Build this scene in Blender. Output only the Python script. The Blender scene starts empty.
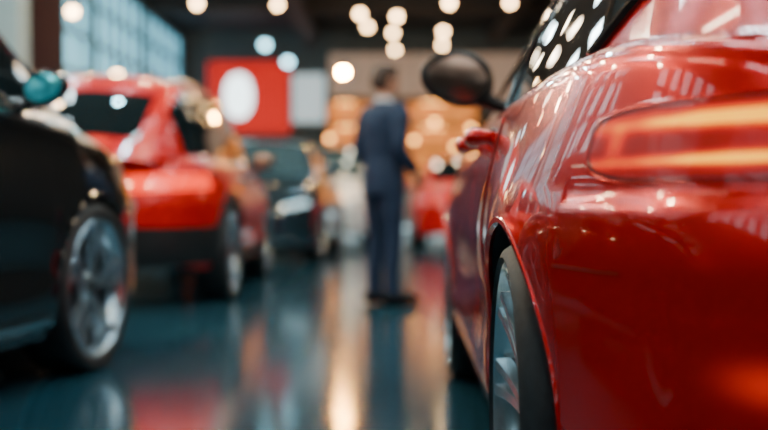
import bpy, bmesh, math, random
import numpy as np
from mathutils import Vector, Matrix
random.seed(4)
C = bpy.context.scene.collection
PI = math.pi

# ---------------------------------------------------------------- materials
def mat(name, base, rough=.5, metal=0., coat=0., emis=None, es=0., spec=.5, noise=None, bump=None, tint=None, cior=1.5):
    m = bpy.data.materials.new(name); m.use_nodes = True
    nt = m.node_tree; b = nt.nodes['Principled BSDF']
    b.inputs['Base Color'].default_value = (*base, 1)
    b.inputs['Roughness'].default_value = rough
    b.inputs['Metallic'].default_value = metal
    b.inputs['Coat Weight'].default_value = coat
    b.inputs['Coat Roughness'].default_value = .02
    b.inputs['Coat IOR'].default_value = cior
    b.inputs['Specular IOR Level'].default_value = spec
    if tint: b.inputs['Specular Tint'].default_value = (*tint,1)
    if emis:
        b.inputs['Emission Color'].default_value = (*emis, 1)
        b.inputs['Emission Strength'].default_value = es
    if noise:
        sc, c2 = noise
        t = nt.nodes.new('ShaderNodeTexNoise'); t.inputs['Scale'].default_value = sc
        t.inputs['Detail'].default_value = 5
        co = nt.nodes.new('ShaderNodeTexCoord'); nt.links.new(co.outputs['Object'], t.inputs['Vector'])
        r = nt.nodes.new('ShaderNodeValToRGB')
        r.color_ramp.elements[0].position = .35; r.color_ramp.elements[1].position = .65
        r.color_ramp.elements[0].color = (*base, 1); r.color_ramp.elements[1].color = (*c2, 1)
        nt.links.new(t.outputs['Fac'], r.inputs['Fac']); nt.links.new(r.outputs['Color'], b.inputs['Base Color'])
        if bump:
            bp = nt.nodes.new('ShaderNodeBump'); bp.inputs['Strength'].default_value = bump
            bp.inputs['Distance'].default_value = .01
            nt.links.new(t.outputs['Fac'], bp.inputs['Height']); nt.links.new(bp.outputs['Normal'], b.inputs['Normal'])
    return m
M = {}
REDP=(.88,.003,.0005)
M['red'] = mat('red_paint', REDP, .25, .45, 1., spec=.25, cior=1.45)
M['red2'] = mat('red_paint_bright', (.72,.003,.002), .28, .20, .7, spec=.3, cior=1.42)
M['black'] = mat('black_paint', (.001,.002,.004), .12, .0, 1., spec=.3, cior=1.7)
M['navy'] = mat('blue_black_paint', (.020,.060,.095), .20, .6, 1., cior=1.9)
M['white'] = mat('pale_paint', (.85,.95,.98), .3, .1, 1.)
M['glass'] = mat('tinted_glass', (.006,.014,.018), .03, 0, 1., spec=.9)
M['glassb'] = mat('pale_reflecting_glass', (.10,.20,.25), .05, .5, 1., spec=.9)
M['seam'] = mat('seam_black', (.02,.001,.001), .6)
M['seamred'] = mat('seam_dark_red', (.22,.002,.001), .5)
M['plastic'] = mat('black_plastic', (.008,.010,.013), .45)
M['gloss'] = mat('gloss_black', (.012,.009,.009), .12, 0, 1.)
M['housing'] = mat('mirror_housing', (.018,.012,.011), .40, 0, .1)
M['rubber'] = mat('tyre_rubber', (.008,.011,.014), .62, noise=(60,(.015,.019,.023)), bump=.1)
M['rim'] = mat('rim_alloy', (.72,.79,.83), .22, .9)
M['rimmid'] = mat('rim_grey_alloy', (.45,.56,.63), .25, .9)
M['disc'] = mat('brake_steel', (.05,.06,.07), .35, .9)
M['chrome'] = mat('chrome', (.7,.74,.77), .12, 1.)
M['mirror'] = mat('mirror_glass', (.34,.22,.17), .28, 1.)
M['mirrorglint'] = mat('mirror_glass_teal_glint', (.15,.75,.85), .08, 1., emis=(.05,.65,.75), es=.2)  # teal glint put into the glass as tint and weak emission
M['lensd'] = mat('tail_lens_dark', (.05,.001,.001), .2, 0, .6)
M['lens_off'] = mat('tail_lens_far', (.5,.004,.004), .1, 0, 1., emis=(1,.02,.01), es=.5)
M['lens_lit'] = mat('tail_lens_far_lit', (.6,.004,.004), .1, 0, 1., emis=(1,.05,.01), es=2.2)
M['lamp'] = mat('headlamp', (.6,.65,.7), .1, .3, 1.)
M['lampon'] = mat('headlamp_lit', (.5,.6,.7), .1, .3, 1., emis=(.55,.9,1), es=1.2)
def nodes_mat(name):
    m=bpy.data.materials.new(name); m.use_nodes=True; nt=m.node_tree; b=nt.nodes['Principled BSDF']; N=nt.nodes.new; Lk=nt.links.new
    tc=N('ShaderNodeTexCoord'); sp=N('ShaderNodeSeparateXYZ'); Lk(tc.outputs['Object'],sp.inputs[0])
    def mth(op,a,b_=None):
        n=N('ShaderNodeMath'); n.operation=op
        for i,v in enumerate((a,b_)):
            if v is None: continue
            if isinstance(v,(int,float)): n.inputs[i].default_value=v
            else: Lk(v,n.inputs[i])
        return n.outputs[0]
    def peak(src,z0,wd_):
        d=mth('DIVIDE',mth('SUBTRACT',src,z0),wd_)
        return mth('POWER',2.718,mth('MULTIPLY',mth('MULTIPLY',d,d),-1.))
    return m,b,N,Lk,tc,sp,mth,peak
def glow_lens():
    """red lamp lens whose two horizontal light guides glow with a soft falloff"""
    m,b,N,Lk,tc,sp,mth,peak=nodes_mat('tail_lens_glow')
    b.inputs['Base Color'].default_value=(.30,.001,.0005,1); b.inputs['Roughness'].default_value=.3; b.inputs['Specular IOR Level'].default_value=.2; b.inputs['Coat Weight'].default_value=.12
    p1=peak(sp.outputs[2],.846,.0120); p2=mth('MULTIPLY',peak(sp.outputs[2],.7945,.0085),.88)
    mr=N('ShaderNodeMapRange'); mr.interpolation_type='SMOOTHSTEP'
    mr.inputs[1].default_value=-1.80; mr.inputs[2].default_value=-2.03; mr.inputs[3].default_value=.42; mr.inputs[4].default_value=1.; Lk(sp.outputs[1],mr.inputs[0])
    pe=mth('MULTIPLY',peak(sp.outputs[1],-1.835,.020),peak(sp.outputs[2],.820,.022))
    nz=N('ShaderNodeTexNoise'); nz.inputs['Scale'].default_value=9; Lk(tc.outputs['Object'],nz.inputs[0])
    base=mth('MULTIPLY',nz.outputs[0],.46)
    e=mth('ADD',mth('ADD',mth('MULTIPLY',mth('ADD',p1,p2),mr.outputs[0]),mth('MULTIPLY',pe,.40)),base)
    r=N('ShaderNodeValToRGB'); Lk(e,r.inputs[0]); cr=r.color_ramp
    cr.elements[0].position=0; cr.elements[0].color=(.02,0,0,1); cr.elements[1].position=1; cr.elements[1].color=(1,.42,.0,1)
    for p,c in ((.28,(.11,.0002,0,1)),(.5,(.30,.004,0,1)),(.74,(.50,.050,0,1)),(.90,(.75,.17,0,1))):
        q=cr.elements.new(p); q.color=c
    Lk(r.outputs[0],b.inputs['Emission Color']); b.inputs['Emission Strength'].default_value=2.5
    return m
M['lens']=glow_lens()
def reflection_glow():
    """light reflection painted on the bumper: paint red with a soft emissive centre"""
    m,b,N,Lk,tc,sp,mth,peak=nodes_mat('bumper_painted_reflection')
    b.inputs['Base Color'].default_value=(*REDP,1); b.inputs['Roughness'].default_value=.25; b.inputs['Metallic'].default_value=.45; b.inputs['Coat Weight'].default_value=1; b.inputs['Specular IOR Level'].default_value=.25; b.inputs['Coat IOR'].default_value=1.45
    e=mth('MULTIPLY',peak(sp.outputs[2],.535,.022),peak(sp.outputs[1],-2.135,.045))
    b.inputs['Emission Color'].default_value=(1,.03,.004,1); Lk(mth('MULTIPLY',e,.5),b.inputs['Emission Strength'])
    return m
M['painted_reflection']=reflection_glow()

# ---------------------------------------------------------------- mesh helpers
class MB:
    def __init__(s): s.v=[]; s.f=[]
    def add(s, vs, fs):
        k=len(s.v); s.v += [tuple(p) for p in vs]; s.f += [tuple(i+k for i in f) for f in fs]
        return s
    def grid(s, pts, nu, nv):          # pts[i*nv+j]
        return s.add(pts, [(i*nv+j,(i+1)*nv+j,(i+1)*nv+j+1,i*nv+j+1) for i in range(nu-1) for j in range(nv-1)])
    def box(s, c, d, rz=0):
        x,y,z=c; a,b,h=d[0]/2,d[1]/2,d[2]/2; cs,sn=math.cos(rz),math.sin(rz)
        vs=[(x+i*a*cs-j*b*sn, y+i*a*sn+j*b*cs, z+k*h) for i in(-1,1) for j in(-1,1) for k in(-1,1)]
        return s.add(vs,[(0,1,3,2),(4,6,7,5),(0,4,5,1),(2,3,7,6),(0,2,6,4),(1,5,7,3)])
    def tube(s, pts, rad, n=10, ry=None):
        pts=[Vector(p) for p in pts]; R=rad if hasattr(rad,'__len__') else [rad]*len(pts)
        vs=[]
        up=Vector((0,0,1))
        for i,p in enumerate(pts):
            t=(pts[min(i+1,len(pts)-1)]-pts[max(i-1,0)]).normalized()
            if i==0:
                up=Vector((0,1,0)) if abs(t.y)<.8 else Vector((1,0,0))
            a=(up-t*up.dot(t)).normalized(); b=t.cross(a); up=a
            for k in range(n):
                q=2*PI*k/n; vs.append(p+a*math.cos(q)*R[i]*(ry or 1)+b*math.sin(q)*R[i])
        m=len(pts)
        fs=[(i*n+k,i*n+(k+1)%n,(i+1)*n+(k+1)%n,(i+1)*n+k) for i in range(m-1) for k in range(n)]
        fs+=[tuple(range(n))[::-1], tuple((m-1)*n+k for k in range(n))]
        return s.add(vs,fs)
    def lathe(s, prof, c=(0,0,0), axis='z', n=32, cap=False):
        vs=[]
        for r,h in prof:
            for k in range(n):
                q=2*PI*k/n; a,b=r*math.cos(q),r*math.sin(q)
                p={'z':(a,b,h),'x':(h,a,b),'y':(a,h,b)}[axis]
                vs.append((p[0]+c[0],p[1]+c[1],p[2]+c[2]))
        m=len(prof)
        fs=[(i*n+k,i*n+(k+1)%n,(i+1)*n+(k+1)%n,(i+1)*n+k) for i in range(m-1) for k in range(n)]
        if cap: fs+=[tuple(range(n))[::-1], tuple((m-1)*n+k for k in range(n))]
        return s.add(vs,fs)
    def ell(s, c, r, nu=20, nv=12, p=1., M4=None):
        vs=[]; sg=lambda a:math.copysign(abs(a)**p,a)
        for i in range(nv+1):
            t=-PI/2+PI*i/nv
            for k in range(nu):
                q=2*PI*k/nu
                v=Vector((r[0]*sg(math.cos(t))*sg(math.cos(q)), r[1]*sg(math.cos(t))*sg(math.sin(q)), r[2]*sg(math.sin(t))))
                if M4: v=M4@v
                vs.append(v+Vector(c))
        fs=[(i*nu+k,i*nu+(k+1)%nu,(i+1)*nu+(k+1)%nu,(i+1)*nu+k) for i in range(nv) for k in range(nu)]
        return s.add(vs,fs)
    def build(s, name, m, parent=None, smooth=True, angle=None, merge=True):
        me=bpy.data.meshes.new(name); me.from_pydata(s.v,[],s.f)
        bm=bmesh.new(); bm.from_mesh(me)
        if merge: bmesh.ops.remove_doubles(bm, verts=bm.verts, dist=2e-5)
        bmesh.ops.dissolve_degenerate(bm, edges=bm.edges, dist=1e-6)
        bmesh.ops.recalc_face_normals(bm, faces=bm.faces)
        for f in bm.faces: f.smooth=smooth
        if smooth:
            for e in bm.edges:
                if len(e.link_faces)==2 and e.calc_face_angle(0)>(angle or math.radians(42)): e.smooth=False
        bm.to_mesh(me); bm.free()
        o=bpy.data.objects.new(name, me); C.objects.link(o)
        if m: me.materials.append(m)
        if parent: o.parent=parent
        return o
def tag(o,label,cat,group=None):
    o['label']=label; o['category']=cat
    if group: o['group']=group
    return o
def empty(name,loc,rz=0):
    o=bpy.data.objects.new(name,None); C.objects.link(o); o.location=loc; o.rotation_euler=(0,0,rz); o.empty_display_size=.1
    return o
def struct(o): o['kind']='structure'; return o
def copy_tree(o,parent=None):
    c=o.copy(); C.objects.link(c); c.parent=parent
    for ch in o.children: copy_tree(ch,c)
    return c
def herm(xs,ys):
    xs=np.array(xs,float); ys=np.array(ys,float)
    if xs[0]>xs[-1]: xs=xs[::-1]; ys=ys[::-1]
    n=len(xs); d=np.diff(ys)/np.diff(xs); m=np.zeros(n)
    m[0]=d[0]; m[-1]=d[-1]
    for i in range(1,n-1):
        m[i]=0 if d[i-1]*d[i]<=0 else 2*d[i-1]*d[i]/(d[i-1]+d[i])
    def f(x):
        x=min(max(x,xs[0]),xs[-1]); i=int(min(max(np.searchsorted(xs,x)-1,0),n-2))
        h=xs[i+1]-xs[i]; t=(x-xs[i])/h
        return float((2*t**3-3*t*t+1)*ys[i]+(t**3-2*t*t+t)*h*m[i]+(-2*t**3+3*t*t)*ys[i+1]+(t**3-t*t)*h*m[i+1])
    return f
def ss(a,b,x):
    t=min(max((x-a)/(b-a),0),1); return t*t*(3-2*t)
def ga(x,s): return math.exp(-(x/s)**2)

# ---------------------------------------------------------------- wheel
def make_wheel(car, R, width, rimm, spokes, sgn, y, x, rk=.79):
    """axis along X, outer face at +X*sgn"""
    hw=width/2; rr=R*rk
    tp=[(rr,-hw*.8),(rr+.008,-hw*.92),(R*.91,-hw*1.03),(R*.95,-hw*.98),(R*.99,-hw*.82),(R,-hw*.6),(R,-hw*.28),(R-.008,-hw*.25),(R-.008,-hw*.2),(R,-hw*.17),
        (R,hw*.17),(R-.008,hw*.2),(R-.008,hw*.25),(R,hw*.28),(R,hw*.6),(R*.99,hw*.82),(R*.95,hw*.98),(R*.91,hw*1.03),(rr+.008,hw*.92),(rr,hw*.8)]
    t=MB().lathe(tp,axis='x',n=64).build('wheel',M['rubber'],car,angle=math.radians(60))
    t.location=(x,y,R); t.rotation_euler=(0,0,0 if sgn>0 else PI)
    m=MB()
    m.lathe([(rr,-hw*.85),(rr-.02,-hw*.8),(rr-.035,0),(rr-.03,hw*.6),(rr-.012,hw*.8),(rr+.004,hw*.96),(rr+.008,hw*.92),(rr,hw*.8)],axis='x',n=64)
    for k in range(spokes):
        for d in (-1,1):
            a0=2*PI*k/spokes+.2
            rows=[]
            for i in range(8):
                f=i/7; r=.05+(rr-.020-.05)*f
                a=a0+d*(.10+.05*f)*1.0*(5/spokes)*1.25
                wd=(.014-.003*f)+.004*ga(f-1,.2)
                xx=hw*(.66+.28*f**2)
                c=Vector((0,math.cos(a),math.sin(a))); tt=Vector((0,-math.sin(a),math.cos(a)))
                p=c*r
                rows.append([p-tt*wd+Vector((xx-.03,0,0)),p-tt*wd*.75+Vector((xx,0,0)),p+tt*wd*.75+Vector((xx,0,0)),p+tt*wd+Vector((xx-.03,0,0))])
            m.grid([q for r_ in rows for q in r_],8,4)
    m.lathe([(.075,hw*.3),(.075,hw*.45),(.06,hw*.64),(.034,hw*.68)],axis='x',n=32)
    m.build('rim',rimm,t,angle=math.radians(35))
    MB().lathe([(.034,hw*.64),(.032,hw*.72),(.0005,hw*.74)],axis='x',n=24).build('centre_cap',M['gloss'],t)
    MB().lathe([(.07,-.01),(rr*.78,-.01),(rr*.78,.012),(.07,.012)],axis='x',n=48).build('brake_disc',M['disc'],t)
    return t

# ---------------------------------------------------------------- car
def make_car(name,label,loc,yaw,L=4.5,W=1.92,H=1.42,n=5.2,R=.335,fa=1.25,ra=-1.35,paint='red',rimm='rim',
             top=None,gh=None,lean=.075,clear=.2,hero=False,suv=False,spokes=5,charz=.66,flare=.028,lamps='lens_off',mglass='mirror',raise_=0.,msc=1.,glass='glass',head='lamp',sill=False):
    root=empty(name,loc,math.radians(yaw)); tag(root,label,'car')
    h=L/2; w=W/2; Ra=R+.04; P=M[paint]; G_=M[glass]
    zs=herm([t[0] for t in top],[t[1]+raise_ for t in top])
    px=[]
    xe=(1-.8**n)**(1/n)
    fr=[xe*math.sin(PI/2*i/16) for i in range(16)]
    for f in fr: px.append((w*f, h*(1-f**n)**(1/n)))
    ys=list(np.linspace(.8*h,-.8*h,56))
    arch=[]
    for c in (fa,ra):
        for k in range(25):
            arch.append(c+Ra*math.cos(PI*k/24))
        arch += [c+Ra+.003,c-Ra-.003]
        ys=[y for y in ys if not (c-Ra-.03<y<c+Ra+.03)]
    ys=sorted(ys+arch,reverse=True)
    for y in ys: px.append((w*(1-abs(y/h)**n)**(1/n),y))
    for f in fr[::-1]: px.append((w*f,-h*(1-f**n)**(1/n)))
    px=[Vector(p) for p in px]
    S=[0]
    for a,b in zip(px,px[1:]): S.append(S[-1]+(b-a).length)
    S=np.array(S); PX=np.array([p.x for p in px]); PY=np.array([p.y for p in px]); ST=S[-1]
    def sy(y): return float(np.interp(-y,-PY,S))
    def plan(s):
        x=float(np.interp(s,S,PX)); y=float(np.interp(s,S,PY))
        g=Vector(((x/w)**(n-1)/w, math.copysign(abs(y/h)**(n-1)/h,y)))
        return x,y,g.normalized()
    def inset(y,z):
        e=ss(.78*h,h,abs(y)); top_=zs(y); d=0
        tb=max(0,(clear+.2-z)/.2); d+=.045*min(tb,1.2)**2
        cz=min(charz,top_-.18)
        u=min(1,max(0,(z-cz)/(top_-cz))); d+=lean*u**1.8
        d-=flare*ga(y-ra,.42)*ga(z-.66,.17); d-=flare*.7*ga(y-fa,.42)*ga(z-.62,.16)
        mid=ss(ra+.2,ra+.7,y)*(1-ss(fa-.7,fa-.2,y))
        d+=.022*ga(z-.50,.13)*mid
        if y<ra: d+=(.022 if hero else .016)*ss(.734,.750,z)*ss(ra-.25,ra-.55,y)*(0 if suv else 1) + .03*e*u
        if y>fa: d+=.08*e*u
        return d
    rf=.045
    def surf(s,z,sg=1):
        x,y,g=plan(s); d=inset(y,z); zt=zs(y)
        if z>zt-rf:
            q=min(1,(z-(zt-rf))/rf); d+=rf*(1-math.sqrt(max(0,1-q*q)))
        return Vector((max(0,(x-g.x*d))*sg,y-g.y*d,z))
    def zlow(y):
        for c in (fa,ra):
            if abs(y-c)<=Ra+1e-6: return R+math.sqrt(max(0,Ra*Ra-(y-c)**2))
        return clear+ .05*ss(.8*h,h,abs(y))
    body=MB(); nv=80 if hero else 36; nf=6; nt=10
    for sg in (1,-1):
        pts=[]
        for i,s in enumerate(S):
            y=PY[i]; zl=zlow(y); zt=zs(y)
            for j in range(nv): pts.append(surf(s,zl+(zt-rf-zl)*j/(nv-1),sg))
            for j in range(1,nf+1): pts.append(surf(s,zt-rf+rf*math.sin(PI/2*j/nf),sg))
            e=pts[-1]; cr=.045*ss(0,.5,abs(e.x)/w)
            for j in range(1,nt+1):
                f=j/nt; pts.append(Vector((e.x*(1-f),e.y,e.z+cr*(1-(1-f)**2))))
        body.grid(pts,len(S),nv+nf+nt)
        for c in (fa,ra):   # rolled arch lip
            line=[surf(sy(c+Ra*math.cos(q)),R+Ra*math.sin(q),sg) for q in np.linspace(0,PI,33)]
            line=[surf(sy(c+Ra),clear+.02,sg)]+line+[surf(sy(c-Ra),clear+.02,sg)]
            line=[Vector((p.x-sg*.006,p.y,p.z)) for p in line]
            body.tube(line,.009,6)
    body.build('body',P,root,angle=math.radians(50))
    for sg in (1,-1):
        for c in (fa,ra):
            m=MB(); pts=[]
            for q in np.linspace(-.35,PI+.35,30):
                yy=c+Ra*math.cos(q); zz=R+Ra*math.sin(q)
                x0=surf(sy(yy),max(zz,R),1).x-.012
                pts += [Vector((sg*x0,yy,zz)),Vector((sg*(w-.36),yy,zz))]
            m.grid(pts,30,2)
            m.lathe([(Ra,0),(.001,0)],c=(sg*(w-.36),c,R),axis='x',n=32)
            m.build('wheel_arch_liner',M['plastic'],root)
    MB().box((0,0,clear+.06),(W-.75,L-.3,.06)).box((0,(fa+ra)/2,clear+.04),(W-.16,fa-ra-2*Ra-.04,.05)).build('underbody',M['plastic'],root,smooth=False)
    def overlay(name,P_,a0,a1,b0,b1,nu,nv,off,m,par=None,edge=-.004):
        """raised panel that follows a surface; b limits may be functions of u"""
        out=MB()
        B0=b0 if callable(b0) else (lambda u:b0); B1=b1 if callable(b1) else (lambda u:b1)
        def Q(u,v): return P_(a0+(a1-a0)*u, B0(u)+(B1(u)-B0(u))*v)
        us=[0,.0001]+list(np.linspace(0,1,nu))[1:-1]+[.9999,1]; vs_=[0,.0001]+list(np.linspace(0,1,nv))[1:-1]+[.9999,1]
        pts=[]
        for u in us:
            for v in vs_:
                p=Q(u,v); uu=min(max(u,.01),.99); vv=min(max(v,.01),.99)
                d1=Q(uu+.01,vv)-Q(uu-.01,vv); d2=Q(uu,vv+.01)-Q(uu,vv-.01)
                nn=d1.cross(d2)
                nn=nn.normalized() if nn.length>1e-12 else Vector((0,0,1))
                if nn.dot(Vector((p.x,p.y*.35,(p.z-.55))))<0: nn=-nn
                ed=(u in(0,1)) or (v in(0,1))
                pts.append(p+nn*(edge if ed else off))
        out.grid(pts,len(us),len(vs_))
        return out.build(name,m,par or root,angle=math.radians(60),merge=False)
    # greenhouse ------------------------------------------------
    yc,yA,yC,yR=gh['y']; xr=gh['xr']
    bx=lambda y: surf(sy(y),zs(y)-.001).x-.006
    ye=[yc,(yc+yA)/2,yA,(yA+yC)/2,yC,(yC+yR)/2,yR]; sp=[0,.15,.3,.5,.72,.86,1]
    zr=[zs(yc)-.01,zs(yc)+(H-.035-zs(yc))*.54,H-.035,H,H-.045,zs(yR)+(H-.045-zs(yR))*gh.get('cz',.6),zs(yR)-.01]
    xx=[bx(yc),bx(yc)+(xr-bx(yc))*.5,xr,xr,xr-.02,bx(yR)+(xr-.02-bx(yR))*.5,bx(yR)-.03]
    fy,fz,fx=herm(sp,[-a for a in ye]),herm(sp,zr),herm(sp,xx)
    def rail(s): return Vector((fx(s),-fy(s),fz(s)))
    def side(sg):
        def f(s,v):
            t=rail(s); b=Vector((bx(t.y),t.y,zs(t.y)-.012))
            if b.x<t.x: b.x=t.x
            p=b.lerp(t,v); p.x+=.018*math.sin(PI*v)*math.sin(PI*s); p.x*=sg; return p
        return f
    def roofp(s,u):
        t=rail(s); bow=.13*(1-ss(0,.3,s))-(.07 if not suv else .12)*ss(.72,1,s)
        k=1-u*u
        return Vector((t.x*u,t.y+bow*k,t.z+(.035+(.03 if not suv else .06)*math.sin(PI*s))*k))
    shell=MB(); ns=60
    for sg in (1,-1):
        f=side(sg); shell.grid([f(s,v) for s in np.linspace(0,1,ns) for v in np.linspace(0,1,9)],ns,9)
    shell.grid([roofp(s,u) for s in np.linspace(0,1,ns) for u in np.linspace(-1,1,25)],ns,25)
    shell.build('roof',P,root,angle=math.radians(50))
    overlay('windshield',roofp,.02,.285,-.93,.93,16,18,.004,G_)
    if suv: overlay('rear_window',roofp,.825,.955,-.82,.82,16,18,.004,G_)
    else: overlay('rear_window',roofp,.745,.965,-.88,.88,16,18,.004,G_)
    sB,sC=gh.get('sB',.50),gh.get('sC',.90)
    for sg in (1,-1):
        f=side(sg)
        for a,b in ((.05,sB-.012),(sB+.012,sC)):
            g=overlay('side_window',f,a,b,.06,.90,22,8,.004,G_)
            tr=MB(); E=[]
            for q in np.linspace(a,b,20): E.append(f(q,.04))
            tr.tube([p+Vector((sg*.004,0,0)) for p in E],.007,6)
            if not hero: tr.tube([f(q,.93)+Vector((sg*.004,0,0)) for q in np.linspace(a,b,20)],.007,6)
            tr.build('window_trim',M['chrome'],g)
            if hero:
                t2=MB(); t2.tube([f(q,.95)+Vector((sg*.004,0,0)) for q in np.linspace(a,b,20)],.016,8); t2.tube([f(b+.004,v)+Vector((sg*.004,0,0)) for v in np.linspace(.05,.95,8)],.014,8)
                t2.build('window_frame',M['gloss'],g)
    # doors, seams, handles -------------------------------------
    yB=-fy(sB)
    for sg in (1,-1):
        sf=lambda s,z,sg=sg: surf(s,z,sg)
        for (y0,y1) in ((fa-Ra-.06,yB),(yB-.012,ra+Ra+.09)):
            zt=lambda u,y0=y0,y1=y1: zs(y0+(y1-y0)*u)-.05
            overlay('door_seam',sf,sy(y0+.006),sy(y1-.006),clear+.10,lambda u:zt(u)+.006,18,12,.0012,M['seam'],edge=-.003)
            d=overlay('door',sf,sy(y0),sy(y1),clear+.106,zt,18,24,.0035,P,edge=.0015)
            yh=y1+.17 if y1==yB else y1+.22
            hz=zs(yh)-(.085 if hero else .135); c=surf(sy(yh),hz,sg)
            hm=MB(); q=[]
            for i in range(13):
                t=i/12*2-1
                q.append((c.x+sg*(.004+.040*(1-t**6)**.8),c.y+t*(.085 if hero else .105),c.z+.004*t))
            hm.tube(q,[.014+.013*(1-(i/6-1)**4) for i in range(13)],10,ry=1.0)
            hm.build('door_handle',P if hero else M['chrome'],d)
            MB().ell((c.x,c.y,c.z),(.008,.075,.026),16,10,.8).build('handle_recess',M['seam'],d)
        if sill: overlay('sill_trim',sf,sy(fa-Ra-.03),sy(ra+Ra+.03),clear+.055,clear+.085,20,4,.010,M['chrome'])
        # mirror
        ym=yA+(yc-yA)*gh.get('mir',.62); b=Vector((bx(ym),ym,zs(ym)))
        k3=1.10 if hero else msc
        mc=Vector((sg*(b.x+(.100 if hero else .15*msc)),ym-.02,b.z+(.178 if hero else .10*msc)))
        m=MB(); R3=Matrix.Rotation(sg*-.08,3,'Z')
        m.ell((0,0,0),(.118*k3,.065,.090*k3),32,20,.82,R3)
        for i,v in enumerate(m.v):                # flatten the rear face, taper outward
            x,y,z=v; z*=1-.22*max(0,sg*x)/.118; z+=sg*x*.10
            y=max(y,-.030)
            m.v[i]=(x+mc.x,y+mc.y,z+mc.z)
        ez=.050 if hero else -.03
        m.tube([(mc.x-sg*.06*k3,mc.y+.01,mc.z-.050*k3),(mc.x-sg*.12*k3,mc.y+.015,mc.z-.080*k3),(sg*(b.x-(.085 if hero else .02)),ym+.02,b.z+ez)],[.036*k3,.024,.038],10)
        mo=m.build('side_mirror',M['housing'] if hero or suv else P,root)
        g=MB()
        g.lathe([(.0001,0),(.07,0),(.078,.004)],axis='y',n=32)
        g.v=[(mc.x+v[0]*1.22*k3, mc.y-.034+v[1], mc.z+sg*v[0]*.12+v[2]*.90*k3*(1-.22*max(0,sg*v[0])/.1)) for v in g.v]
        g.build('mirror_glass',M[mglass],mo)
    # lights -----------------------------------------------------
    for sg in (1,-1):
        sf=lambda s,z,sg=sg: surf(s,z,sg)
        s0=sy(ra-.43) if hero else sy(-.86*h); s1=ST-.30*W/2
        if hero:
            Lt=s1-s0
            def rnd(u,k=.15): 
                t=min(1,u*Lt/k); return .26+.74*math.sqrt(max(0,1-(1-t)**2))
            mid_=.818
            lo=lambda u: mid_-.046*rnd(u); hi=lambda u:mid_+.012+(.036+.006*ss(.2,1,u))*rnd(u)
            bz=overlay('tail_light',sf,s0-.007,s1+.006,lambda u:lo(u)-.004,lambda u:hi(u)+.004,60,8,.0010,M['lensd'],edge=-.004)
            overlay('lens',sf,s0,s1,lo,hi,60,24,.0025,M['lens'],bz,edge=.0005)
            overlay('light_bar',sf,s0+.08,s1,.833,.857,30,8,.0038,M['lens'],bz,edge=.0022)
            overlay('light_bar',sf,s0+.07,s1,.784,.804,30,8,.0038,M['lens'],bz,edge=.0022)
            rimt=[]
            for u in np.linspace(1,0,60): rimt.append(sf(s0-.009+(s1-s0+.015)*u, hi(u)+.007))
            for u in np.linspace(0,1,60): rimt.append(sf(s0-.009+(s1-s0+.015)*u, lo(u)-.007))
            MB().tube(rimt,.0030,6).build('bezel',P,bz)
            overlay('bumper_seam',sf,sy(ra-Ra-.0),sy(ra-Ra-.20),.6455,.6485,16,3,.0012,M['seamred'])
            overlay('painted_reflection',sf,sy(-2.02),sy(-2.02)+.40,.47,.60,24,12,.0015,M['painted_reflection'],edge=-.0005)  # reflected light painted onto the bumper as an emissive patch
        elif suv:
            zt=zs(-h)-.14
            overlay('tail_light',sf,sy(-.80*h),s1-.05,lambda u:zt-.05-.03*u,lambda u:zt+.06-.02*u,24,8,.012,M[lamps])
        else:
            zt=zs(-h)-.10
            overlay('tail_light',sf,s0,s1-.12,zt-.10,zt+.03,20,8,.010,M[lamps])
        hl=zs(h)-.06
        overlay('headlight',sf,w*.62,sy(.84*h),lambda u:hl-.07+.05*u,lambda u:hl-.015+.06*u,20,8,.010,M[head])
    if suv:
        for sg in (1,-1):
            sf=lambda s,z,sg=sg: surf(s,z,sg)
            overlay('rear_cladding',sf,sy(ra-Ra-.005),ST,clear+.05,.57,24,10,.014,M['plastic'])
            overlay('sill_cladding',sf,sy(fa-Ra-.01),sy(ra+Ra+.01),clear+.0,clear+.12,20,5,.014,M['plastic'])
            for c in (fa,ra):
                def af(q,r,c=c,sg=sg): return surf(sy(c+r*math.cos(q)),R+r*math.sin(q),sg)
                overlay('arch_cladding',af,.02,PI-.02,Ra-.004,Ra+.05,30,4,.014,M['plastic'])
            f=side(sg)
            MB().tube([f(q,1.)+Vector((-sg*.05,0,.035)) for q in np.linspace(.30,.76,24)],.014,8).build('roof_rail',M['chrome'],root)
    pl=MB().box((0,-h-.004,.50),(.50,.012,.11)).build('number_plate',M['plastic'],root,smooth=False)
    overlay('grille',lambda s,z:surf(abs(s),z,1 if s>=0 else -1),-w*.42,w*.42,clear+.14,zs(h)-.12,16,8,.008,M['gloss'])
    for c in (fa,ra):
        for sg in (1,-1):
            make_wheel(root,R,.235,M[rimm],spokes,sg,c,sg*(w-.120),.875 if hero else .79)
    return root

SED=dict(top=[(-2.25,.93),(-2.0,1.0),(-1.6,1.03),(-.6,1.035),(.3,1.01),(.85,.975),(1.3,.90),(1.9,.80),(2.25,.68)],
         gh=dict(y=(.88,.12,-.95,-1.78),xr=.61))
HERO=dict(top=[(-2.25,.915),(-2.05,.955),(-1.7,.985),(-1.2,.985),(-.4,.99),(.4,1.00),(.95,.97),(1.3,.89),(1.9,.78),(2.25,.65)],
         gh=dict(y=(.92,.05,-.85,-1.98),xr=.66,cz=.62,mir=.48,sC=.885))
hero=make_car('sports_sedan','glossy red car in the right foreground with glowing orange tail light',(1.215,3.30,0),-1.1,W=1.94,H=1.40,hero=True,
              paint='red',spokes=9,rimm='rim',lean=.062,**HERO)
BLK=dict(top=[(-2.25,.93),(-2.0,1.0),(-1.6,1.03),(-.6,1.04),(.3,1.03),(1.05,1.01),(1.4,.95),(1.9,.85),(2.25,.70)],
         gh=dict(y=(1.20,.55,-.85,-1.78),xr=.64,mir=.30))
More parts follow.
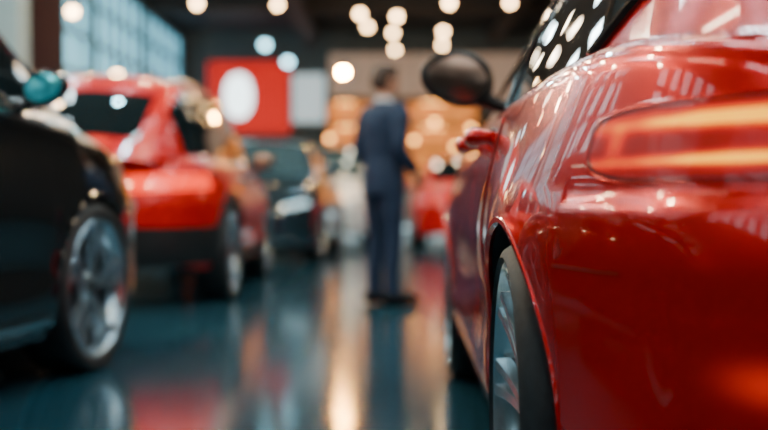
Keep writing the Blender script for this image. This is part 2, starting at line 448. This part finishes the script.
make_car('black_sedan','glossy black car at the left edge, nearest of the cars on the left',(-2.34,3.58,0),-8,W=1.86,H=1.60,R=.37,paint='black',rimm='rimmid',mglass='mirrorglint',raise_=.09,msc=.78,sill=True,**BLK)
SUVP=dict(top=[(-2.25,1.03),(-2.0,1.08),(-.6,1.08),(.5,1.05),(1.0,1.03),(1.5,.98),(2.0,.90),(2.25,.78)],
          gh=dict(y=(1.05,.40,-1.60,-2.20),xr=.64,cz=.66,sC=.86,sB=.46))
make_car('red_suv','bright red SUV with black lower trim, parked behind the black car',(-2.14,9.55,0),.5,W=1.96,H=1.66,R=.37,clear=.26,suv=True,
         paint='red2',rimm='rimmid',charz=.72,n=4.4,lean=.11,lamps='lens_lit',**SUVP)
make_car('dark_blue_sedan','dark blue-black car with pale lit headlights facing forward beyond the red SUV',(-1.66,14.75,0),177,W=1.92,H=1.56,R=.36,paint='navy',rimm='rim',raise_=.05,glass='glassb',head='lampon',
    top=[(-2.25,.93),(-2.0,1.0),(-1.6,1.03),(-.6,1.035),(.3,1.02),(.85,1.0),(1.3,.95),(1.9,.86),(2.25,.74)],gh=dict(y=(.98,.22,-.95,-1.78),xr=.61))
make_car('pale_sedan','pale silver-blue car facing forward at the far end of the left row',(-1.10,20.2,0),179,W=1.92,H=1.76,R=.37,paint='white',rimm='rim',raise_=.18,glass='glassb',**SED)
make_car('red_hatchback','distant red car behind the standing man, framed by the foreground mirror',(1.40,19.1,0),0,W=1.86,H=1.5,paint='red2',rimm='rim',**SED)

# ---------------------------------------------------------------- room
XL,XR,Y0,Y1,ZC=-5.4,6.5,-6.,29.,5.4
fl=mat('showroom_floor',(.014,.060,.094),.12,0,0,spec=.95,noise=(1.3,(.020,.078,.115)),tint=(.62,.90,1))
MF=struct(MB().box(((XL+XR)/2,(Y0+Y1)/2,-.05),(XR-XL+.4,Y1-Y0+.4,.1)).build('floor',fl,smooth=False))
wallm=mat('wall_grey_teal',(.018,.055,.066),.7,noise=(3,(.024,.068,.08)))
wallk=mat('wall_charcoal',(.016,.022,.025),.7,noise=(3,(.020,.028,.031)))
backm=mat('wall_teal_grey',(.08,.11,.12),.7,noise=(2,(.11,.14,.15)))
ceilm=mat('ceiling_dark',(.012,.020,.025),.8,noise=(4,(.016,.027,.032)))
struct(MB().box(((XL+XR)/2,(Y0+Y1)/2,ZC+.05),(XR-XL+.4,Y1-Y0+.4,.1)).build('ceiling',ceilm,smooth=False))
struct(MB().box(((XL+XR)/2,Y1+.1,ZC/2),(XR-XL,.2,ZC)).build('wall_back',backm,smooth=False))
struct(MB().box(((XL+XR)/2,Y0-.1,ZC/2),(XR-XL,.2,ZC)).build('wall_front',wallk,smooth=False))
struct(MB().box((XR+.1,(Y0+Y1)/2,ZC/2),(.2,Y1-Y0,ZC)).build('wall_right',wallk,smooth=False))
WZ0,WZ1=2.35,5.15
wins=[(-5,-2),(-1,2),(3,6),(7,10),(11,14.2),(15.6,19.8),(20.1,24.),(24.3,28.5)]
wl=MB(); wl.box((XL-.1,(Y0+Y1)/2,WZ0/2),(.2,Y1-Y0,WZ0)); wl.box((XL-.1,(Y0+Y1)/2,(WZ1+ZC)/2),(.2,Y1-Y0,ZC-WZ1))
prev=Y0
for a,b in wins+[(Y1,Y1)]:
    if a>prev: wl.box((XL-.1,(prev+a)/2,(WZ0+WZ1)/2),(.2,a-prev,WZ1-WZ0))
    prev=b
struct(wl.build('wall_left',wallm,smooth=False))
day=mat('daylight_glazing',(.3,.6,.7),.3,emis=(.26,.72,.90),es=1.7)
day2=mat('daylight_glazing_near',(.3,.5,.6),.3,emis=(.60,.90,1),es=2.8)  # nearest windows: paler, stronger emission than the far glazing
framem=mat('window_frame_white',(.22,.38,.44),.4)
framed=mat('window_frame_dark',(.03,.05,.06),.5)
for i,(a,b) in enumerate(wins):
    f=MB(); yc=(a+b)/2
    for z in (WZ0+.03,WZ1-.03,(WZ0+WZ1)/2,WZ0+.70,WZ1-.70): f.box((XL-.05,yc,z),(.08,b-a,.09))
    for k in range(6): f.box((XL-.05,a+.03+(b-a-.06)*k/5,(WZ0+WZ1)/2),(.08,.11 if i>3 else .22,WZ1-WZ0))
    fo=struct(f.build('window_%d'%(i+1),framed if i<4 else framem,smooth=False))
    MB().box((XL-.12,yc,(WZ0+WZ1)/2),(.02,b-a,WZ1-WZ0)).build('pane',day2 if i<4 else day,fo,smooth=False)
trimm=mat('beam_brown_black',(.018,.014,.013),.6)
for i,(c,d) in enumerate([((-1.9,16,ZC-.25),(.35,25,.5)),((2.9,16,ZC-.2),(.3,25,.4)),((.5,13,ZC-.12),(11.6,.3,.24)),((.5,24.6,ZC-.12),(11.6,.3,.24))]):
    struct(MB().box(c,d).build('trim_%d'%(i+1),trimm,smooth=False))
struct(MB().box((XL+.02,11.5,.07),(.04,34,.14)).build('baseboard_left',trimm,smooth=False))
struct(MB().box((.5,Y1-.02,.07),(11.6,.04,.14)).build('baseboard_back',trimm,smooth=False))
bulk=mat('bulkhead_added_glow',(.60,.48,.42),.7,emis=(1,.60,.40),es=.17,noise=(3,(.66,.54,.48)))  # emission added to brighten the bulkhead, no lamp behind it
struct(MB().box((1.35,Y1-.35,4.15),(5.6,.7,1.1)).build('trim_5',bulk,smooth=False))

c=empty('column',(-5.12,14.6,0)); tag(c,'pale square column against the left wall at the far left','column')
colm=mat('column_pale',(.30,.42,.47),.5)
MB().box((0,0,ZC/2),(.40,.40,ZC-.02)).build('shaft',colm,c,smooth=False)
MB().box((0,0,.12),(.48,.48,.22)).build('plinth',trimm,c,smooth=False)
p=empty('poster_board',(-4.98,15.8,0)); tag(p,'dark upright poster board on a post beside the pale column','poster board')
MB().box((0,0,3.6),(.52,.06,2.0)).build('frame',trimm,p,smooth=False)
MB().box((0,-.035,3.6),(.44,.02,1.88)).build('poster',mat('panel_dark',(.05,.02,.02),.4),p,smooth=False)
MB().tube([(0,0,.02),(0,0,2.62)],.03,10).build('post',M['plastic'],p)
MB().lathe([(.001,.03),(.24,.03),(.25,.0),(.001,0)],n=32).build('base',M['plastic'],p)
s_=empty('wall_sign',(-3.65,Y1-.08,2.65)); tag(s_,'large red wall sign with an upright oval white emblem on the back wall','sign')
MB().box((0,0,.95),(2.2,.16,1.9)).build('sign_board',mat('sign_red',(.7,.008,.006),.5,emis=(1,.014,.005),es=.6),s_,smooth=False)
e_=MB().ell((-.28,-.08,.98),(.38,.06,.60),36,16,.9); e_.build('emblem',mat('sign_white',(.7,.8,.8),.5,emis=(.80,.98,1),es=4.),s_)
b_=empty('light_box',(-2.02,Y1-.30,0)); tag(b_,'pale white light box raised on two thin posts, right of the red sign','light box')
MB().box((0,.1,3.55),(.90,.3,1.35)).build('casing',framem,b_,smooth=False)
MB().box((0,-.07,3.55),(.84,.03,1.27)).build('diffuser',mat('box_white',(.5,.6,.6),.5,emis=(.75,.9,.95),es=.7),b_,smooth=False)
for sx in (-.38,.38): MB().box((sx,.1,1.45),(.05,.05,2.9)).build('post',M['plastic'],b_,smooth=False)
warm=mat('warm_back_panel',(.5,.16,.04),.6,emis=(1,.30,.05),es=1.05,noise=(2.5,(.20,.08,.03)))
wood=mat('oak_wood',(.24,.10,.035),.5,noise=(8,(.18,.075,.025)))
glow=mat('shelf_glow',(1,.6,.3),.5,emis=(1,.42,.09),es=14)
sh_labels=['warm backlit wooden shelf wall left of the standing man','warm backlit wooden shelf wall right of the standing man']
objm=[mat('ware_%d'%i,c_,.4) for i,c_ in enumerate([(.5,.1,.05),(.7,.6,.5),(.05,.1,.15),(.6,.4,.1)])]
for i,x in enumerate((-.78,1.55)):
    wd=1.5 if i==0 else 1.9
    s2=empty('display_shelf',(x,Y1-.35,0)); tag(s2,sh_labels[i],'shelf')
    MB().box((0,.2,1.75),(wd,.04,3.4)).build('back_panel',warm,s2,smooth=False)
    for sx in(-1,1): MB().box((sx*wd/2,0,1.75),(.06,.45,3.5)).build('side_panel',wood,s2,smooth=False)
    for z in (.05,.85,1.5,2.15,2.8,3.46):
        b2=MB().box((0,0,z),(wd-.06,.42,.05)).build('shelf_board',wood,s2,smooth=False)
        if z>1 and (z!=2.15 or i==0): MB().box(((-.25,.2)[int(z*10)%2],-.12,z-.035),(wd*.30,.04,.025)).build('light_strip',glow,b2,smooth=False)
    for z in (.876,1.526,2.176,2.826):
        for k in range(4):
            hh=random.uniform(.2,.38)
            o=MB().lathe([(.001,0),(.07,0),(.085,hh*.3),(.06,hh*.75),(.035,hh),(.001,hh)],n=16).build('vase',objm[(k+i+int(z*10))%4])
            o.location=(x-wd/2+.25+k*(wd-.5)/3,Y1-.4,z)
            tag(o,'small decorative vessel on the backlit %s shelf wall'%('left' if i==0 else 'right'),'vase','vessels on the %s shelf wall'%('left' if i==0 else 'right'))
r_=empty('reception_counter',(.2,27.1,0)); tag(r_,'long pale reception counter in front of the warm shelves','counter')
MB().box((0,0,.52),(4.2,.6,1.04)).build('body',mat('counter_front',(.38,.46,.50),.4),r_,smooth=False)
MB().box((0,-.03,1.07),(4.4,.75,.06)).build('countertop',mat('counter_top',(.5,.5,.5),.2),r_,smooth=False)
MB().box((0,-.305,.12),(4.2,.02,.1)).build('kick_strip',mat('kick_glow',(.6,.8,.9),.5,emis=(.6,.9,1),es=1.5),r_,smooth=False)

# ---------------------------------------------------------------- lamps
WARM=mat('bulb_warm',(1,.8,.5),.5,emis=(1,.60,.27),es=45)
AMB=mat('bulb_amber',(1,.6,.3),.5,emis=(1,.40,.08),es=16)
COOL=mat('bulb_cool',(.8,.9,1),.5,emis=(.35,.85,1.0),es=12)
HOT=mat('bulb_bright_warm',(1,.7,.4),.5,emis=(1,.42,.08),es=1000)
ROW=mat('added_globe_warm',(1,.8,.6),.5,emis=(1,.68,.38),es=520)
ROWC=mat('added_globe_cool',(.8,.9,1),.5,emis=(.40,.86,1),es=560)
PEN=[(-4.08,14,3.25,'w','leftmost hanging lamp, warm, near the pale column'),
 (-3.15,18,4.1,'w','warm hanging lamp above the left window end'),
 (-1.99,20,4.45,'w','warm hanging lamp high beside the long brown beam'),
 (-2.45,22,4.0,'c','cool bluish hanging lamp above the red sign, upper left of two'),
 (-1.98,22,3.65,'c','cool bluish hanging lamp above the white light box, lower right of two'),
 (-.69,18,2.95,'h','brightest low warm hanging lamp left of the man\'s head'),
 (-.45,20,4.28,'w','high warm hanging lamp straight above the brightest lamp'),
 (.24,20,4.23,'w','topmost warm lamp of the column of three above the man'),
 (.19,23,4.4,'w','middle warm lamp of the column of three above the man'),
 (.27,26,4.47,'w','lowest warm lamp of the column of three above the man'),
 (1.22,22,4.27,'w','upper warm lamp of the pair right above the car mirror'),
 (1.36,25,4.44,'w','lower warm lamp of the pair right above the car mirror'),
 (1.1,18,4.11,'w','warm lamp at the top edge above the car mirror'),
 (2.36,20,4.49,'w','rightmost warm hanging lamp at the top edge'),
 (-4.5,18,2.9,'w','low warm lamp added as a glint over the red SUV roof, first from the left'),  # four lamps standing in for light glints on the SUV roof
 (-4.1,18.6,2.86,'w','low warm lamp added as a glint over the red SUV roof, second from the left'),
 (-4.2,20,2.9,'w','low warm lamp added as a glint over the red SUV roof, third from the left'),
 (-3.75,20.5,2.76,'w','low warm lamp added as a glint over the red SUV roof, fourth from the left'),
 (-3.25,20.2,2.35,'w','low warm lamp just right of the red SUV roof, fifth from the left'),
 (-2.9,18.2,2.15,'w','low warm lamp above the dark blue car'),
 (-.35,22.5,4.45,'w','small warm lamp just left of the column of three'),
 (-4.7,16.8,2.65,'c','cool bluish lamp low by the dark poster board')]
for i_,(x_,z_) in enumerate(((-1.35,2.35),(-.75,2.0),(-.2,2.55),(.75,2.3),(1.25,2.75),(1.75,2.15),(2.15,2.6))):
    PEN.append((x_,26.4,z_,'a','small amber lamp hanging over the reception counter, %s from the left'%('first','second','third','fourth','fifth','sixth','seventh')[i_]))
GL='added warm globe lamp out of view high over the left row of cars'
GC='added cool white globe lamp out of view high over the left row of cars'
for a_,x_ in enumerate((-3.4,-2.1,-.8)):  # unseen globes added so the left cars' paint catches highlights
    for b2_,y_ in enumerate((4.6,6.4,8.2,10.,11.6,13.8)):
        if (a_+b2_)%4==3: PEN.append((x_,y_,3.9,'k',GC))
        else: PEN.append((x_,y_,3.9,'s',GL))
GR='added warm globe lamp out of view along the right wall'
for y_ in (4.,6.,8.,10.,12.): PEN.append((5.6,y_,3.2,'s',GR))  # unseen globes added to reflect in the left cars' flanks
for x,y,z,k,lab in PEN:
    t=empty('pendant_lamp',(x,y,z)); tag(t,lab,'lamp',{GL:'added warm globes high over the left row of cars',GC:'added cool globes high over the left row of cars',GR:'added pendants along the right wall'}.get(lab))
    rb={'w':.062,'c':.085,'h':.066,'s':.060,'k':.060,'a':.07}[k]
    MB().ell((0,0,0),(rb,rb,rb),16,10).build('bulb',{'w':WARM,'c':COOL,'h':HOT,'s':ROW,'k':ROWC,'a':AMB}[k],t)
    MB().lathe([(.03,rb+.10),(.05,rb+.06),(rb*1.0,rb*.75),(rb*.9,rb*.62)],n=24).build('lamp_shade',M['plastic'],t)
    MB().tube([(0,0,rb+.09),(0,0,ZC-z-.02)],.006,6).build('cord',M['plastic'],t)
    MB().lathe([(.001,ZC-z-.035),(.05,ZC-z-.035),(.06,ZC-z-.001)],n=16).build('ceiling_rose',M['plastic'],t)
strip=mat('strip_light',(.9,.95,1),.5,emis=(.72,.93,1.0),es=36)
stripw=mat('strip_light_warm',(1,.9,.7),.5,emis=(1,.80,.56),es=36)
src={}
for i,x in enumerate((-3.7,-.3,.6,1.5,2.3,4.6)):
    for j,y in enumerate((-4,-1.4,1.2,3.8,6.4,9.6,14.6,18.2,22.)):
        k='w' if (i+j)%3==0 or y>20 else 'c'
        if k not in src:
            t=empty('ceiling_light',(x,y,ZC-.10)); src[k]=t
            MB().box((0,0,.05),(.16,1.7,.08)).build('housing',M['plastic'],t,smooth=False)
            MB().box((0,0,.004),(.10,1.6,.012)).build('diffuser',stripw if k=='w' else strip,t,smooth=False)
        else: t=copy_tree(src[k]); t.location=(x,y,ZC-.10)
        tag(t,('warm' if k=='w' else 'cool')+' white narrow strip light fixed flat to the dark ceiling','ceiling light',('warm' if k=='w' else 'cool')+' ceiling strip lights')

# ---------------------------------------------------------------- person
def remesh(o,vx,it=3):
    m=o.modifiers.new('Remesh','REMESH'); m.mode='VOXEL'; m.voxel_size=vx; m.use_smooth_shade=True
    s=o.modifiers.new('Smooth','SMOOTH'); s.factor=.5; s.iterations=it
def rings(mb,rr,n=24):
    vs=[];
    for (x,y,z,a,b) in rr:
        for k in range(n):
            q=2*PI*k/n; vs.append((x+a*math.cos(q),y+b*math.sin(q),z))
    m=len(rr); fs=[(i*n+k,i*n+(k+1)%n,(i+1)*n+(k+1)%n,(i+1)*n+k) for i in range(m-1) for k in range(n)]
    fs+=[tuple(range(n))[::-1],tuple((m-1)*n+k for k in range(n))]
    mb.add(vs,fs)
skin=mat('skin',(.62,.31,.20),.5); suit=mat('suit_navy',(.006,.022,.064),.75,noise=(90,(.009,.030,.080)))
hairm=mat('hair_dark',(.045,.022,.014),.6); shoem=mat('shoe_leather',(.004,.005,.008),.55,spec=.2); shirt=mat('shirt_white',(.75,.78,.8),.7)
eyew=mat('eye_white',(.8,.8,.8),.2)
b=MB()
rings(b,[(0,0,.84,.10,.09),(0,0,.95,.15,.10),(0,0,1.10,.13,.09),(0,.005,1.28,.155,.10),(0,0,1.42,.15,.085),(0,-.005,1.47,.07,.06)])
b.tube([(0,-.01,1.42),(0,.0,1.50),(0,.012,1.60)],[.062,.055,.055],16)
b.ell((0,.018,1.655),(.072,.092,.098),24,16); b.ell((0,.045,1.60),(.052,.062,.060),20,12)
b.ell((0,.112,1.632),(.012,.018,.020),12,8); b.tube([(0,.100,1.665),(0,.118,1.635)],[.008,.012],8)
b.ell((0,.098,1.592),(.022,.010,.006),12,8); b.ell((0,.098,1.583),(.02,.010,.006),12,8); b.ell((0,.09,1.56),(.018,.018,.014),12,8)
for s in(-1,1):
    b.ell((s*.074,.005,1.635),(.010,.020,.032),12,8)
    b.ell((s*.030,.095,1.672),(.024,.010,.007),12,8)
    sh=(s*.190,0,1.415); el=(s*.235,-.045,1.15); wr=(s*.205,.115,.975)
    b.tube([(s*.10,0,1.42),sh,el],[.05,.052,.042],14); b.tube([el,wr],[.040,.027],14)
    b.tube([(s*.085,0,.92),(s*.095,.015,.50),(s*.10,.0,.10)],[.082,.055,.032],16)
    b.tube([(s*.10,-.02,.075),(s*.104,.06,.052),(s*.108,.13,.042)],[.024,.022,.016],12)
    d=(Vector((s*-.03,.07,-.09))).normalized()
    W_=Vector(wr); b.tube([W_,W_+d*.04,W_+d*.09],[.026,.038,.036],12,ry=.9)
    for k in range(4):
        o_=Vector((0,.027-.018*k,-.004*k)); ln=[.072,.082,.076,.058][k]
        p0=W_+d*.085+o_; p1=p0+d*ln*.5; p2=p1+Vector((s*-.012,.004,-ln*.42))
        b.tube([p0-d*.02,p0,p1,p2],[.010,.0095,.009,.007],8)
    t0=W_+d*.025+Vector((s*-.005,.03,0)); b.tube([t0,t0+Vector((s*-.006,.028,-.025)),t0+Vector((s*-.008,.036,-.06))],[.013,.011,.008],8)
px_=(0.0,7.75,0)
person=b.build('person',skin); person.location=px_; person.rotation_euler=(0,0,math.radians(-54)); person.scale=(1.06,1.06,.99)
tag(person,'man in a dark navy suit standing side-on in the aisle','person')
remesh(person,.0065,2)
j=MB()
rings(j,[(0,0,.80,.180,.132),(0,0,.86,.180,.134),(0,0,.95,.174,.130),(0,0,1.08,.150,.116),(0,.004,1.22,.172,.128),(0,.004,1.34,.192,.132),(0,0,1.42,.182,.108),(0,-.006,1.465,.11,.078),(0,-.008,1.49,.066,.060)],32)
for s in(-1,1):
    j.tube([(s*.10,0,1.425),(s*.180,0,1.42),(s*.208,-.005,1.38),(s*.233,-.040,1.16),(s*.232,-.03,1.11),(s*.209,.105,.988)],[.056,.063,.064,.055,.052,.043],18)
jk=j.build('suit_jacket',suit,person); remesh(jk,.011,4)
for s in(-1,1):
    MB().add([(s*.012,.133,1.14),(s*.06,.130,1.28),(s*.085,.115,1.36),(s*.055,.085,1.455),(s*.03,.118,1.38)],[(0,1,2,4),(2,3,4)]).build('lapel',suit,jk,smooth=False)
t_=MB(); rings(t_,[(0,0,.80,.145,.108),(0,0,.90,.155,.112),(0,0,1.03,.14,.10)],28)
for s in(-1,1): t_.tube([(s*.085,0,.90),(s*.090,.005,.70),(s*.096,.015,.50),(s*.100,-.005,.25),(s*.10,-.005,.055)],[.095,.085,.066,.056,.054],20)
remesh(t_.build('trousers',suit,person),.011,3)
for s in(-1,1):
    q=MB(); q.tube([(s*.10,-.080,.045),(s*.10,-.05,.055),(s*.103,.05,.055),(s*.108,.13,.048),(s*.11,.215,.035)],[.034,.052,.052,.047,.024],16)
    q.v=[(x,y,max(z,.003)) for x,y,z in q.v]; q.build('shoe',shoem,person)
    MB().ell((s*.030,.098,1.662),(.013,.008,.008),12,8).build('eye',eyew,person)
cl=MB(); cl.lathe([(.062,1.475),(.063,1.50),(.060,1.520),(.056,1.518)],n=28); cl.build('shirt_collar',shirt,person)
hr=MB(); hr.ell((0,.006,1.680),(.080,.094,.090),24,16); hr.ell((0,-.03,1.645),(.073,.068,.085),20,14); hr.ell((0,.07,1.735),(.055,.04,.026),16,10)
hh=hr.build('hair',hairm,person); remesh(hh,.008,2)

# ---------------------------------------------------------------- world, camera
wd=bpy.data.worlds.new('World'); bpy.context.scene.world=wd; wd.use_nodes=True
wd.node_tree.nodes['Background'].inputs[0].default_value=(.25,.5,.6,1); wd.node_tree.nodes['Background'].inputs[1].default_value=.3
cam=bpy.data.cameras.new('Camera'); co=bpy.data.objects.new('Camera',cam); C.objects.link(co)
cam.lens=50; cam.sensor_width=36; cam.clip_start=.05; cam.clip_end=100
co.location=(0,0,.74); co.rotation_euler=(math.radians(90-.64),0,0)
cam.dof.use_dof=True; cam.dof.focus_distance=2.0; cam.dof.aperture_fstop=1.5
bpy.context.scene.camera=co
